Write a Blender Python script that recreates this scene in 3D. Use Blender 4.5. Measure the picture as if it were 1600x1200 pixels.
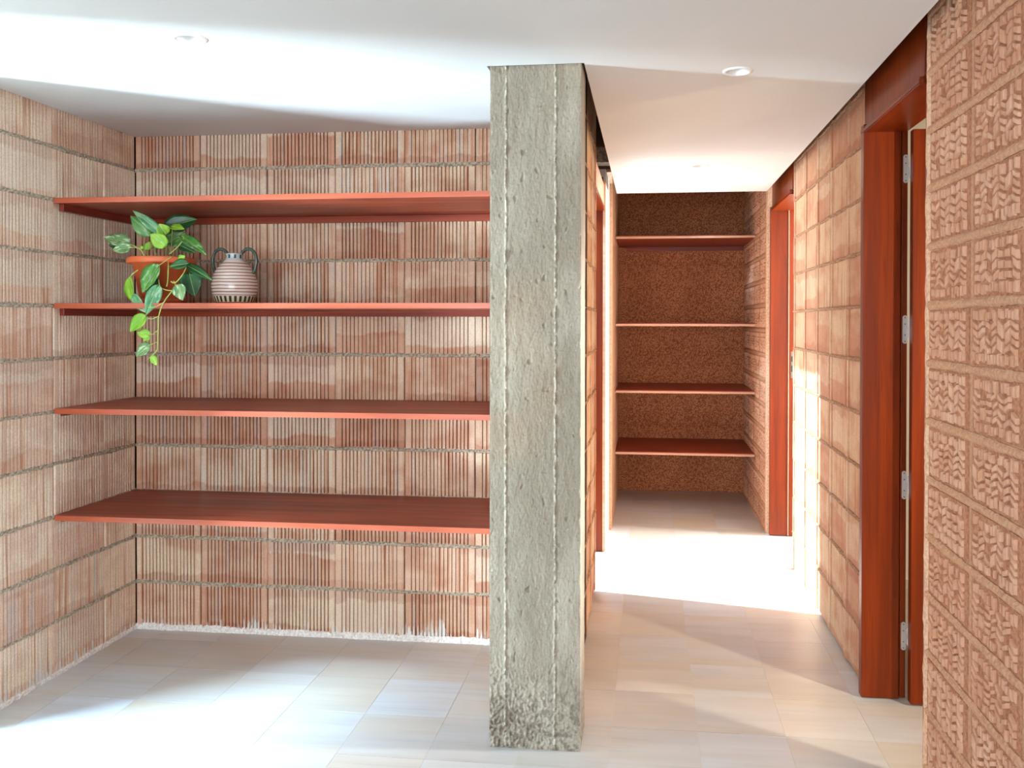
import bpy, bmesh, math, random
import numpy as np
from mathutils import Vector, Matrix, noise as mnoise

# ------------------------------------------------------------------ clear
for o in list(bpy.data.objects):
    bpy.data.objects.remove(o)
SC = bpy.context.scene
COL = SC.collection
RNG = random.Random(7)

# ------------------------------------------------------------------ camera
F_PX, CX, CY = 1341.9, 857.0, 514.2
YAW, PITCH, ROLL, EYE = 0.11665, -0.00867, -0.00158, 1.3796
cam_d = bpy.data.cameras.new('camera')
cam_d.sensor_fit = 'HORIZONTAL'
cam_d.sensor_width = 36.0
cam_d.lens = 36.0 * F_PX / 1600.0
cam_d.shift_x = (800.0 - CX) / 1600.0
cam_d.shift_y = (CY - 600.0) / 1600.0
cam_d.clip_start = 0.02
cam = bpy.data.objects.new('camera', cam_d)
COL.objects.link(cam)
cam.matrix_world = (Matrix.Translation((0, 0, EYE)) @ Matrix.Rotation(YAW, 4, 'Z')
                    @ Matrix.Rotation(math.pi / 2 + PITCH, 4, 'X') @ Matrix.Rotation(-ROLL, 4, 'Z'))
SC.camera = cam

# ------------------------------------------------------------------ light
SC.view_settings.view_transform = 'Standard'
SC.view_settings.look = 'None'
SC.view_settings.gamma = 1.0
SC.view_settings.exposure = -0.62
SC.view_settings.use_curve_mapping = False
SC.cycles.max_bounces = 10
SC.cycles.diffuse_bounces = 6
SC.cycles.glossy_bounces = 4
SC.cycles.sample_clamp_indirect = 12.0
SC.cycles.use_denoising = True

world = bpy.data.worlds.new('sky')
SC.world = world
world.use_nodes = True
wn = world.node_tree.nodes
bgn = wn['Background']
bgn.inputs['Color'].default_value = (0.62, 0.82, 1.0, 1)
bgn.inputs['Strength'].default_value = 6.0

sun_d = bpy.data.lights.new('sun', 'SUN')
sun_d.energy = 26.0
sun_d.angle = math.radians(1.2)
sun_d.color = (1.0, 0.98, 0.94)
sun = bpy.data.objects.new('sun', sun_d)
COL.objects.link(sun)
sun.rotation_euler = Vector((1.0, -0.21, -0.77)).to_track_quat('-Z', 'Y').to_euler()


def area(name, loc, direction, sx, sy, power, color=(1, 1, 1), spread=180):
    d = bpy.data.lights.new(name, 'AREA')
    d.shape = 'RECTANGLE'
    d.size, d.size_y = sx, sy
    d.energy = power
    d.color = color
    d.spread = math.radians(spread)
    o = bpy.data.objects.new(name, d)
    COL.objects.link(o)
    o.location = loc
    o.rotation_euler = Vector(direction).to_track_quat('-Z', 'Y').to_euler()
    return o


# daylight through the windows of the rooms behind the two doorways on the right
area('window_light_bedroom', (2.60, 1.56, 1.55), (-1.0, 0.90, -0.35), 0.10, 0.9, 105, (1.0, 0.84, 0.58))
area('window_light_bedroom_side', (2.80, 3.00, 1.25), (-1.0, -0.065, -0.10), 0.16, 0.8, 31, (1.0, 0.98, 0.94), 44)
area('window_light_far_room', (2.40, 5.60, 1.75), (-1.0, -0.12, -0.55), 0.5, 0.9, 340, (1.0, 0.97, 0.93))
# open sky and sunlit paving of the terrace outside the left corridor doorway
area('terrace_sky_light', (-1.9, 4.75, 1.7), (1.0, 0.0, -0.12), 1.2, 1.6, 34, (0.92, 0.97, 1.0))
area('terrace_ground_light', (-2.6, 4.80, 0.10), (1.0, 0.0, 0.72), 0.35, 0.35, 50, (1.0, 0.98, 0.95))
# window daylight from behind the camera, then a fill lamp on the right
area('window_light_behind', (-0.7, -2.75, 1.35), (0.0, 1.0, -0.05), 2.6, 1.7, 98, (0.80, 0.92, 1.0), 105)
area('fill_light_side', (0.72, -1.7, 1.35), (-1.0, 1.0, 0.0), 1.2, 1.4, 46, (0.86, 0.94, 1.0), 130)  # added lamp that brightens the left alcove wall, no window stands here
# the bright courtyard outside the left doorway: open sky above, sunlit paving below
area('courtyard_sky_light', (-4.5, 1.1, 5.2), (1.0, 0.48, -1.30), 1.0, 0.8, 1400, (0.50, 0.77, 1.0))
area('courtyard_ground_light', (-4.7, 1.0, 0.15), (1.0, 0.48, 0.62), 0.5, 0.4, 950, (0.66, 0.87, 1.0))

# ------------------------------------------------------------------ dimensions (m)
XL, YB, XR, XC = -2.283, 3.6006, 0.796, -0.269      # left wall, back wall, corridor walls
CEIL, TOP = 2.2, 2.62
COURSE, Z0, BW = 0.20438, 0.008, 0.310
CLX0, CLX1, CLB = -0.245, 0.765, 7.075               # closet


def ray(u, v):
    a, b = (u - CX), (v - CY)
    c, s = math.cos(-ROLL), math.sin(-ROLL)
    a, b = c * a - s * b, s * a + c * b
    x, y, z = a / F_PX, 1.0, -b / F_PX
    c, s = math.cos(PITCH), math.sin(PITCH)
    y, z = c * y - s * z, s * y + c * z
    c, s = math.cos(YAW), math.sin(YAW)
    return Vector((c * x - s * y, s * x + c * y, z))


def at(u, v, Y):
    """world point at depth Y as measured in the photograph"""
    d = ray(u, v)
    return Vector((0, 0, EYE)) + d * (Y / d.y)


# ------------------------------------------------------------------ node helpers
def srgb(r, g, b):
    f = lambda c: (c / 255 / 12.92) if c / 255 <= 0.04045 else ((c / 255 + 0.055) / 1.055) ** 2.4
    return (f(r), f(g), f(b), 1.0)


class NT:
    def __init__(self, name):
        self.m = bpy.data.materials.new(name)
        self.m.use_nodes = True
        self.t = self.m.node_tree
        self.n = self.t.nodes
        self.p = self.n['Principled BSDF']

    def add(self, typ, **kw):
        n = self.n.new(typ)
        for k, v in kw.items():
            setattr(n, k, v)
        return n

    def link(self, a, b):
        self.t.links.new(a, b)

    def setin(self, sock, v):
        if isinstance(v, bpy.types.NodeSocket):
            self.link(v, sock)
        else:
            sock.default_value = v

    def math(self, op, a, b=0.0, c=0.0, clamp=False):
        n = self.add('ShaderNodeMath', operation=op, use_clamp=clamp)
        for i, v in enumerate((a, b, c)):
            self.setin(n.inputs[i], v)
        return n.outputs[0]

    def mix(self, f, a, b, mode='MIX'):
        n = self.add('ShaderNodeMix', data_type='RGBA', blend_type=mode)
        self.setin(n.inputs[0], f)
        self.setin(n.inputs[6], a)
        self.setin(n.inputs[7], b)
        return n.outputs[2]

    def ramp(self, f, lo, hi, a=0.0, b=1.0):
        n = self.add('ShaderNodeMapRange', interpolation_type='SMOOTHSTEP')
        self.setin(n.inputs[0], f)
        for i, v in ((1, lo), (2, hi), (3, a), (4, b)):
            self.setin(n.inputs[i], v)
        return n.outputs[0]

    def coord(self, which='Object'):
        return self.add('ShaderNodeTexCoord').outputs[which]

    def mapping(self, vec, scale=(1, 1, 1), loc=(0, 0, 0), rot=(0, 0, 0)):
        n = self.add('ShaderNodeMapping')
        self.link(vec, n.inputs[0])
        self.setin(n.inputs[1], loc)
        self.setin(n.inputs[2], rot)
        n.inputs[3].default_value = scale
        return n.outputs[0]

    def noise(self, vec, scale, detail=3.0, rough=0.55, dist=0.0):
        n = self.add('ShaderNodeTexNoise')
        if vec is not None:
            self.link(vec, n.inputs['Vector'])
        n.inputs['Scale'].default_value = scale
        n.inputs['Detail'].default_value = detail
        n.inputs['Roughness'].default_value = rough
        n.inputs['Distortion'].default_value = dist
        return n.outputs['Fac']

    def random(self):
        return self.add('ShaderNodeObjectInfo').outputs['Random']

    def bump(self, h, strength=0.3, dist=0.005):
        n = self.add('ShaderNodeBump')
        n.inputs['Strength'].default_value = strength
        n.inputs['Distance'].default_value = dist
        self.setin(n.inputs['Height'], h)
        self.link(n.outputs[0], self.p.inputs['Normal'])

    def out(self, col=None, rough=None, spec=None):
        if col is not None:
            self.setin(self.p.inputs['Base Color'], col)
        if rough is not None:
            self.setin(self.p.inputs['Roughness'], rough)
        if spec is not None:
            self.p.inputs['Specular IOR Level'].default_value = spec
        return self.m


def rnd_stream(nt, k):
    r = nt.random()
    return nt.math('FRACT', nt.math('MULTIPLY', r, k))


def sep(nt, v):
    n = nt.add('ShaderNodeSeparateXYZ')
    nt.link(v, n.inputs[0])
    return n.outputs


def shifted(nt, vec, amount=37.0):
    """object coordinates moved by a random amount per object"""
    r = nt.random()
    c = nt.add('ShaderNodeCombineXYZ')
    nt.link(nt.math('MULTIPLY', r, amount), c.inputs[0])
    nt.link(nt.math('MULTIPLY', r, amount * 1.7), c.inputs[1])
    nt.link(nt.math('MULTIPLY', r, amount * 2.3), c.inputs[2])
    a = nt.add('ShaderNodeVectorMath', operation='ADD')
    nt.link(vec, a.inputs[0])
    nt.link(c.outputs[0], a.inputs[1])
    return a.outputs[0]


# ------------------------------------------------------------------ materials
def mat_brick(name, a=(214, 188, 160), b=(212, 174, 150), grey=1.0, white_foot=True, red=1.0):
    nt = NT(name)
    oc = nt.coord('Object')
    sc = shifted(nt, oc)
    x, y, z = sep(nt, oc)
    r1, r2, r3 = rnd_stream(nt, 1.0), rnd_stream(nt, 17.3), rnd_stream(nt, 71.9)
    # body: buff to salmon by brick
    body = nt.mix(r1, srgb(*a), srgb(*b))
    cloud = nt.noise(nt.mapping(sc, (1, 1, 1.4)), 5.5, 2)
    body = nt.mix(nt.ramp(cloud, 0.42, 0.66, 0, 0.6 * red), body, srgb(194, 132, 102))
    # every rib has its own tint
    rib = nt.noise(nt.mapping(sc, (62, 0.01, 1.6)), 1.0, 1)
    pale = nt.mix(r3, srgb(222, 210, 196), srgb(200, 202, 202))
    pf = nt.math('MULTIPLY', nt.ramp(rib, 0.46, 0.70), nt.ramp(r2, 0.35, 0.9, 0.15 * grey, 0.85 * grey))
    mid = nt.noise(nt.mapping(sc, (1.3, 1, 1)), 4.0, 2)
    pf = nt.math('MULTIPLY', pf, nt.ramp(mid, 0.36, 0.58, 0.25, 1.0))
    body = nt.mix(pf, body, pale)
    rf = nt.math('MULTIPLY', nt.ramp(rib, 0.46, 0.28), 0.7)
    body = nt.mix(rf, body, srgb(190, 128, 96))
    # dipped tone: each brick is paler on one side of a wavy level line
    lvl = nt.math('ADD', nt.noise(nt.mapping(sc, (4, 1, 0.5)), 1.0, 2), nt.math('MULTIPLY', nt.math('SUBTRACT', rib, 0.5), 0.28))
    side = nt.math('SUBTRACT', z, nt.math('ADD', nt.math('MULTIPLY', r2, 0.22), nt.math('MULTIPLY', nt.math('SUBTRACT', lvl, 0.5), 0.10)))
    dip = nt.ramp(side, -0.006, 0.006)
    body = nt.mix(nt.math('MULTIPLY', nt.math('SUBTRACT', 1.0, dip), nt.ramp(r3, 0.25, 0.6, 0.0, 0.45 * red)), body, srgb(190, 128, 100))
    body = nt.mix(nt.math('MULTIPLY', dip, nt.ramp(r3, 0.4, 0.85, 0.0, 0.65 * grey)), body, srgb(226, 208, 188))
    # damp red bands where the mortar bled, uneven along the brick
    wav = nt.math('ADD', nt.noise(nt.mapping(sc, (9, 1, 3)), 1.0, 3), nt.math('MULTIPLY', nt.math('SUBTRACT', rib, 0.5), 0.35))
    d0 = nt.math('ADD', z, nt.math('MULTIPLY', nt.math('SUBTRACT', wav, 0.5), -0.075))
    d1 = nt.math('SUBTRACT', nt.math('ADD', nt.math('MULTIPLY', nt.math('SUBTRACT', wav, 0.5), -0.09), 0.192), z)
    low = nt.math('MULTIPLY', nt.ramp(d0, 0.036, 0.026), nt.ramp(r2, 0.3, 0.8, 0.0, 0.42 * red))
    upp = nt.math('MULTIPLY', nt.ramp(d1, 0.044, 0.032), nt.ramp(r3, 0.35, 0.85, 0.0, 0.40 * red))
    body = nt.mix(low, body, srgb(172, 106, 78))
    body = nt.mix(upp, body, srgb(176, 112, 84))
    fine = nt.noise(sc, 160, 3)
    body = nt.mix(nt.ramp(fine, 0.35, 0.7, 0.0, 0.22), body, srgb(150, 104, 80))
    # splashes of lime: specks everywhere, brushed lime low on the first course
    sp = nt.noise(sc, 75, 1)
    body = nt.mix(nt.math('MULTIPLY', nt.ramp(sp, 0.80, 0.84), 0.7), body, srgb(232, 224, 214))
    if white_foot:
        gp = sep(nt, nt.add('ShaderNodeNewGeometry').outputs['Position'])
        jag = nt.noise(nt.mapping(sc, (95, 1, 4)), 1.0, 2)
        jag2 = nt.noise(nt.mapping(sc, (7, 1, 1)), 1.0, 2)
        lim = nt.math('ADD', nt.math('MULTIPLY', nt.ramp(jag, 0.35, 0.75), 0.075),
                      nt.ramp(jag2, 0.4, 0.7, -0.03, 0.03))
        ff = nt.ramp(nt.math('SUBTRACT', gp[2], lim), 0.018, 0.008)
        body = nt.mix(nt.math('MULTIPLY', ff, 0.9), body, srgb(226, 220, 214))
    nt.bump(nt.math('ADD', nt.math('MULTIPLY', fine, 0.6), nt.noise(sc, 40, 3)), 0.35, 0.002)
    return nt.out(body, 0.86, 0.3)


def mat_simple(name, col, rough=0.6, spec=0.5, noise_scale=0, amount=0.1, bump=0.0, metal=0.0):
    nt = NT(name)
    c = col
    if noise_scale:
        n = nt.noise(nt.coord('Object'), noise_scale, 4)
        dark = tuple(v * (1 - amount) for v in col[:3]) + (1,)
        lite = tuple(min(1, v * (1 + amount)) for v in col[:3]) + (1,)
        c = nt.mix(nt.ramp(n, 0.3, 0.7), dark, lite)
        if bump:
            nt.bump(n, bump, 0.003)
    nt.p.inputs['Metallic'].default_value = metal
    return nt.out(c, rough, spec)


def mat_wood(name, axis, base=(152, 66, 44), dark=(112, 40, 27), rough=0.34, coat=0.0, line=1.0, spec=0.5):
    nt = NT(name)
    sc = shifted(nt, nt.coord('Object'), 11.0)
    st = {'x': (1.2, 26, 26), 'y': (26, 1.2, 26), 'z': (26, 26, 1.2)}[axis]
    g = nt.noise(nt.mapping(sc, st), 1.0, 5, 0.6, 0.6)
    st2 = {'x': (5, 260, 260), 'y': (260, 5, 260), 'z': (260, 260, 5)}[axis]
    pores = nt.noise(nt.mapping(sc, st2), 1.0, 2)
    col = nt.mix(nt.ramp(g, 0.32, 0.68), srgb(*dark), srgb(*base))
    col = nt.mix(nt.ramp(pores, 0.56, 0.70, 0, 0.45 * line), col, tuple(c * 0.45 for c in srgb(*dark)[:3]) + (1,))
    nt.bump(pores, 0.06, 0.0008)
    if coat:
        nt.p.inputs['Coat Weight'].default_value = coat
        nt.p.inputs['Coat Roughness'].default_value = 0.12
    return nt.out(col, rough, spec)


def mat_marble(name):
    nt = NT(name)
    oc = nt.coord('Object')
    sc = shifted(nt, oc, 23.0)
    rot = nt.add('ShaderNodeCombineXYZ')
    turn = nt.math('MULTIPLY', nt.ramp(rnd_stream(nt, 5.7), 0.86, 0.87), 1.3)
    nt.link(nt.math('ADD', turn, nt.math('MULTIPLY', rnd_stream(nt, 91.0), 0.22)), rot.inputs[2])
    s1 = nt.noise(nt.mapping(sc, (1.6, 13, 1), rot=rot.outputs[0]), 1.0, 2, 0.5, 0.1)
    s2 = nt.noise(nt.mapping(sc, (1.3, 5, 1), rot=rot.outputs[0]), 1.0, 1, 0.5)
    s3 = nt.noise(nt.mapping(sc, (3.5, 62, 1), rot=rot.outputs[0]), 1.0, 2, 0.5)
    r, r2 = rnd_stream(nt, 1.0), rnd_stream(nt, 33.1)
    base = nt.mix(r, srgb(210, 216, 222), srgb(212, 211, 208))
    base = nt.mix(nt.math('MULTIPLY', nt.ramp(r2, 0.35, 0.9), 0.6), base, srgb(196, 196, 194))
    base = nt.mix(nt.ramp(rnd_stream(nt, 57.7), 0.6, 1.0, 0.0, 0.5), base, srgb(204, 190, 168))
    col = nt.mix(nt.ramp(s1, 0.32, 0.85, 0, 0.40), base, srgb(178, 176, 172))
    col = nt.mix(nt.ramp(s2, 0.40, 0.80, 0, 0.45), col, srgb(208, 194, 168))
    col = nt.mix(nt.ramp(s3, 0.48, 0.85, 0, 0.20), col, srgb(150, 144, 138))
    return nt.out(col, 0.33, 0.45)


def mat_concrete(name):
    nt = NT(name)
    oc = nt.coord('Object')
    big = nt.noise(nt.mapping(oc, (1, 1, 0.5)), 5.0, 4)
    col = nt.mix(nt.ramp(big, 0.35, 0.68), srgb(142, 132, 116), srgb(170, 161, 145))
    st = nt.noise(nt.mapping(oc, (30, 30, 2.2)), 1.0, 4)
    col = nt.mix(nt.ramp(st, 0.45, 0.75, 0, 0.45), col, srgb(126, 118, 102))
    warm = nt.noise(oc, 2.1, 2)
    col = nt.mix(nt.ramp(warm, 0.5, 0.7, 0, 0.4), col, srgb(164, 140, 114))
    fine = nt.noise(oc, 120, 4, 0.65)
    col = nt.mix(nt.ramp(fine, 0.52, 0.74, 0, 0.55), col, srgb(100, 92, 80))
    col = nt.mix(nt.ramp(fine, 0.40, 0.28, 0, 0.35), col, srgb(205, 200, 186))
    ox, oy, z = sep(nt, oc)
    for cx in (-0.4595, -0.2985):
        wobble = nt.math('MULTIPLY', nt.math('SUBTRACT', nt.noise(nt.mapping(oc, (0, 0, 26)), 1.0, 3), 0.5), 0.016)
        dd = nt.math('ABSOLUTE', nt.math('ADD', nt.math('SUBTRACT', ox, cx), wobble))
        crust = nt.math('MULTIPLY', nt.ramp(dd, 0.0045, 0.0015), nt.ramp(nt.noise(oc, 70, 3), 0.42, 0.58, 0.0, 0.75))
        col = nt.mix(crust, col, srgb(206, 200, 184))
    foot = nt.math('MULTIPLY', nt.ramp(z, 0.34, 0.06), nt.ramp(nt.noise(oc, 55, 3), 0.42, 0.62, 0.15, 0.75))
    col = nt.mix(foot, col, srgb(96, 84, 74))
    nt.bump(nt.math('ADD', nt.math('MULTIPLY', fine, 0.7), nt.math('MULTIPLY', st, 0.5)), 0.55, 0.004)
    return nt.out(col, 0.85, 0.3)


def mat_mortar(name, a=(192, 180, 160), b=(134, 120, 102)):
    nt = NT(name)
    oc = nt.coord('Object')
    n = nt.noise(oc, 95, 4, 0.65)
    col = nt.mix(nt.ramp(n, 0.32, 0.64), srgb(*b), srgb(*a))
    nt.bump(n, 0.6, 0.004)
    return nt.out(col, 0.95, 0.2)


def mat_clay(name):
    nt = NT(name)
    sc = shifted(nt, nt.coord('Object'), 19.0)
    r = rnd_stream(nt, 1.0)
    n = nt.noise(sc, 14, 4)
    col = nt.mix(r, srgb(218, 176, 148), srgb(210, 162, 134))
    col = nt.mix(nt.ramp(n, 0.38, 0.68, 0, 0.6), col, srgb(190, 134, 102))
    f = nt.noise(sc, 110, 4, 0.65)
    col = nt.mix(nt.ramp(f, 0.55, 0.75, 0, 0.3), col, srgb(226, 184, 152))
    hz = nt.add('ShaderNodeNewGeometry')
    nt.bump(f, 0.4, 0.003)
    return nt.out(col, 0.9, 0.25)


def mat_cork(name):
    nt = NT(name)
    oc = nt.coord('Object')
    n = nt.noise(oc, 108, 2, 0.6)
    col = nt.mix(nt.ramp(n, 0.36, 0.62), srgb(150, 86, 58), srgb(214, 150, 108))
    w = nt.noise(oc, 2.2, 3)
    col = nt.mix(nt.ramp(w, 0.4, 0.7, 0, 0.25), col, srgb(140, 76, 52))
    nt.bump(n, 0.9, 0.006)
    return nt.out(col, 0.95, 0.2)


def mat_leaf(name, a, b, cream=0.0):
    nt = NT(name)
    oc = nt.coord('Object')
    sc = shifted(nt, oc, 5.0)
    x, y, z = sep(nt, oc)
    n = nt.noise(nt.mapping(sc, (18, 60, 1)), 1.0, 3)
    col = nt.mix(nt.ramp(n, 0.35, 0.7), srgb(*a), srgb(*b))
    rib = nt.ramp(nt.math('ABSOLUTE', y), 0.0018, 0.0004, 0, 0.6)
    col = nt.mix(rib, col, srgb(176, 200, 120))
    if cream:
        m = nt.noise(nt.mapping(sc, (22, 75, 1)), 1.3, 2)
        col = nt.mix(nt.ramp(m, 0.54, 0.62, 0, cream), col, srgb(222, 230, 200))
    nt.p.inputs['Subsurface Weight'].default_value = 0.0
    nt.bump(n, 0.2, 0.002)
    return nt.out(col, 0.38, 0.5)


def mat_jug(name):
    nt = NT(name)
    oc = nt.coord('Object')
    x, y, z = sep(nt, oc)
    wob = nt.noise(oc, 14, 2)
    zz = nt.math('ADD', z, nt.math('MULTIPLY', nt.math('SUBTRACT', wob, 0.5), 0.004))
    st = nt.math('FRACT', nt.math('MULTIPLY', zz, 1 / 0.0128))
    line = nt.math('MULTIPLY', nt.ramp(st, 0.64, 0.74), nt.ramp(st, 0.99, 0.92))
    line = nt.math('MULTIPLY', line, nt.math('MULTIPLY', nt.ramp(z, 0.034, 0.036), nt.ramp(z, 0.176, 0.174)))
    body = nt.mix(nt.noise(oc, 9, 3), srgb(214, 188, 174), srgb(200, 190, 184))
    col = nt.mix(line, body, srgb(128, 70, 48))
    # foot: cream band with dark strokes
    ang = nt.math('ARCTAN2', y, x)
    dash = nt.math('FRACT', nt.math('MULTIPLY', ang, 26 / (2 * math.pi)))
    dm = nt.math('MULTIPLY', nt.ramp(dash, 0.30, 0.36), nt.ramp(dash, 0.86, 0.80))
    inband = nt.math('MULTIPLY', nt.ramp(z, 0.008, 0.010), nt.ramp(z, 0.033, 0.031))
    col = nt.mix(inband, col, srgb(200, 184, 150))
    col = nt.mix(nt.math('MULTIPLY', inband, dm), col, srgb(58, 58, 46))
    col = nt.mix(nt.ramp(z, 0.0085, 0.0075), col, srgb(132, 74, 48))
    # neck: grey glaze with dark blue dots
    nk = nt.ramp(z, 0.176, 0.179)
    col = nt.mix(nk, col, srgb(172, 174, 176))
    dd = nt.math('FRACT', nt.math('MULTIPLY', ang, 9 / (2 * math.pi)))
    dot = nt.math('MULTIPLY', nt.ramp(dd, 0.25, 0.33), nt.ramp(dd, 0.72, 0.64))
    dot = nt.math('MULTIPLY', dot, nt.math('MULTIPLY', nt.ramp(z, 0.183, 0.186), nt.ramp(z, 0.201, 0.198)))
    col = nt.mix(dot, col, srgb(40, 62, 74))
    return nt.out(col, 0.22, 0.5)


M = {}
M['brick'] = mat_brick('ribbed_brick', (246, 226, 200), (244, 214, 190), red=0.62)
M['brick_back'] = mat_brick('ribbed_brick_back', (230, 206, 178), (228, 192, 166), grey=1.0)
M['brick_hall'] = mat_brick('ribbed_brick_hall', (220, 194, 160), (216, 182, 150), grey=0.35, white_foot=False)
M['mortar'] = mat_mortar('grey_mortar')
M['joint'] = mat_simple('dark_open_joint', srgb(74, 50, 38), 0.95, 0.1)
M['mortar_hall'] = mat_mortar('hall_mortar', (186, 152, 124), (140, 104, 80))
M['lime'] = mat_mortar('white_lime', (246, 243, 240), (214, 206, 200))
M['clay'] = mat_clay('clay_block')
M['clay_recess'] = mat_mortar('clay_recess', (194, 142, 112), (162, 108, 82))
M['clay_mortar'] = mat_mortar('clay_mortar', (206, 162, 132), (184, 138, 108))
M['plaster_edge'] = mat_mortar('plaster_edge', (232, 196, 166), (204, 160, 130))
M['cork'] = mat_cork('cork_render')
M['concrete'] = mat_concrete('board_marked_concrete')
M['ceiling'] = mat_simple('white_plasterboard', srgb(224, 226, 226), 0.8, 0.3)
M['plenum'] = mat_simple('plenum_block', srgb(110, 86, 72), 0.95, 0.1, 8, 0.2)
M['white_wall'] = mat_simple('white_wall_paint', srgb(226, 222, 216), 0.8, 0.3)
M['white_metal'] = mat_simple('white_enamel', srgb(240, 240, 240), 0.35)
M['steel'] = mat_simple('satin_steel', srgb(205, 205, 205), 0.35, 0.5, metal=0.35)
M['screw'] = mat_simple('screw_steel', srgb(120, 118, 116), 0.4, 0.5, metal=0.8)
M['dark'] = mat_simple('dark_gap', srgb(40, 30, 26), 0.9)
M['lamp'] = mat_simple('frosted_lamp', srgb(214, 214, 210), 0.5)
M['shelf'] = mat_wood('mahogany_shelf', 'x', (168, 72, 44), (126, 46, 28), 0.38, spec=0.3)
M['edge'] = mat_wood('mahogany_edge', 'x', (184, 92, 64), (160, 74, 48), 0.34, line=0.4)
M['cleat_y'] = mat_wood('mahogany_cleat', 'y', (150, 64, 44), (114, 42, 30), 0.36)
M['pale_edge'] = mat_wood('pale_edge_band', 'x', (226, 176, 146), (206, 152, 122), 0.4, line=0.2)
M['door'] = mat_wood('sapele_door', 'z', (130, 47, 3), (102, 34, 2), 0.34, 0.0, 1.0, 0.3)
M['door_head'] = mat_wood('sapele_head', 'z', (138, 56, 12), (102, 36, 6), 0.34, 0.0, 1.0, 0.3)
M['door_x'] = mat_wood('sapele_rail', 'y', (130, 47, 3), (102, 34, 2), 0.34, 0.0, 1.0, 0.3)
M['marble'] = mat_marble('marble_tile')
M['grout'] = mat_simple('tile_grout', srgb(214, 208, 198), 0.9)
M['terrace'] = mat_simple('terrace_paving', srgb(222, 214, 200), 0.6, 0.4, 3, 0.05)
M['terracotta'] = mat_simple('terracotta_plastic', srgb(212, 104, 60), 0.42, 0.5, 20, 0.06)
M['terracotta_dark'] = mat_simple('terracotta_saucer', srgb(190, 78, 44), 0.42, 0.5)
M['soil'] = mat_simple('potting_soil', srgb(58, 44, 34), 0.95, 0.2, 60, 0.4, 0.8)
M['stem'] = mat_simple('green_stem', srgb(172, 186, 96), 0.5, 0.4)
M['stem_dark'] = mat_simple('dark_stem', srgb(128, 158, 84), 0.5, 0.4)
M['leaf_mid'] = mat_leaf('leaf_mid', (62, 118, 52), (92, 150, 66), 0.25)
M['leaf_dark'] = mat_leaf('leaf_dark', (26, 74, 34), (44, 98, 46))
M['leaf_bright'] = mat_leaf('leaf_bright', (108, 164, 42), (150, 196, 60))
M['leaf_cream'] = mat_leaf('leaf_cream', (84, 126, 70), (126, 160, 104), 0.6)
M['leaf_blue'] = mat_leaf('leaf_blue', (64, 132, 84), (110, 170, 122), 0.3)
M['jug'] = mat_jug('striped_glaze')
M['handle'] = mat_simple('dark_green_glaze', srgb(58, 76, 64), 0.22, 0.6, 30, 0.25)


# ------------------------------------------------------------------ mesh helpers
class MB:
    def __init__(self):
        self.v, self.f = [], []

    def quad(self, a, b, c, d):
        n = len(self.v)
        self.v += [tuple(a), tuple(b), tuple(c), tuple(d)]
        self.f.append((n, n + 1, n + 2, n + 3))

    def box(self, x0, x1, y0, y1, z0, z1):
        n = len(self.v)
        self.v += [(x0, y0, z0), (x1, y0, z0), (x1, y1, z0), (x0, y1, z0),
                   (x0, y0, z1), (x1, y0, z1), (x1, y1, z1), (x0, y1, z1)]
        for q in ((0, 3, 2, 1), (4, 5, 6, 7), (0, 1, 5, 4), (1, 2, 6, 5), (2, 3, 7, 6), (3, 0, 4, 7)):
            self.f.append(tuple(n + i for i in q))
        return self

    def grid(self, P):
        """P[i][j] points -> quads"""
        n = len(self.v)
        a, b = len(P), len(P[0])
        for row in P:
            self.v += [tuple(q) for q in row]
        for i in range(a - 1):
            for j in range(b - 1):
                self.f.append((n + i * b + j, n + (i + 1) * b + j, n + (i + 1) * b + j + 1, n + i * b + j + 1))

    def lathe(self, prof, seg=40, c=(0, 0, 0)):
        n = len(self.v)
        for r, z in prof:
            for k in range(seg):
                t = 2 * math.pi * k / seg
                self.v.append((c[0] + r * math.cos(t), c[1] + r * math.sin(t), c[2] + z))
        for i in range(len(prof) - 1):
            for k in range(seg):
                k2 = (k + 1) % seg
                self.f.append((n + i * seg + k, n + i * seg + k2, n + (i + 1) * seg + k2, n + (i + 1) * seg + k))

    def tube(self, pts, r, seg=8, r_end=None):
        pts = [Vector(p) for p in pts]
        n0 = len(self.v)
        N = len(pts)
        up = Vector((0.31, 0.22, 0.92))
        for i, p in enumerate(pts):
            t = (pts[min(i + 1, N - 1)] - pts[max(i - 1, 0)]).normalized()
            a = t.cross(up)
            if a.length < 1e-4:
                a = t.cross(Vector((1, 0, 0)))
            a.normalize()
            b = t.cross(a).normalized()
            rr = r if r_end is None else r + (r_end - r) * i / max(1, N - 1)
            for k in range(seg):
                w = 2 * math.pi * k / seg
                self.v.append(tuple(p + a * rr * math.cos(w) + b * rr * math.sin(w)))
        for i in range(N - 1):
            for k in range(seg):
                k2 = (k + 1) % seg
                self.f.append((n0 + i * seg + k, n0 + i * seg + k2, n0 + (i + 1) * seg + k2, n0 + (i + 1) * seg + k))
        self.f.append(tuple(n0 + k for k in range(seg))[::-1])
        self.f.append(tuple(n0 + (N - 1) * seg + k for k in range(seg)))

    def mesh(self, name, mat, smooth=False, fixn=True):
        me = bpy.data.meshes.new(name)
        me.from_pydata(self.v, [], self.f)
        if fixn:
            bm = bmesh.new()
            bm.from_mesh(me)
            bmesh.ops.recalc_face_normals(bm, faces=bm.faces)
            bm.to_mesh(me)
            bm.free()
        me.materials.append(mat)
        if smooth:
            me.polygons.foreach_set('use_smooth', [True] * len(me.polygons))
        me.update()
        return me

    def obj(self, name, mat, parent=None, smooth=False, bevel=0, fixn=True, loc=None):
        return link(name, self.mesh(name, mat, smooth, fixn), parent, bevel, loc)


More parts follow.
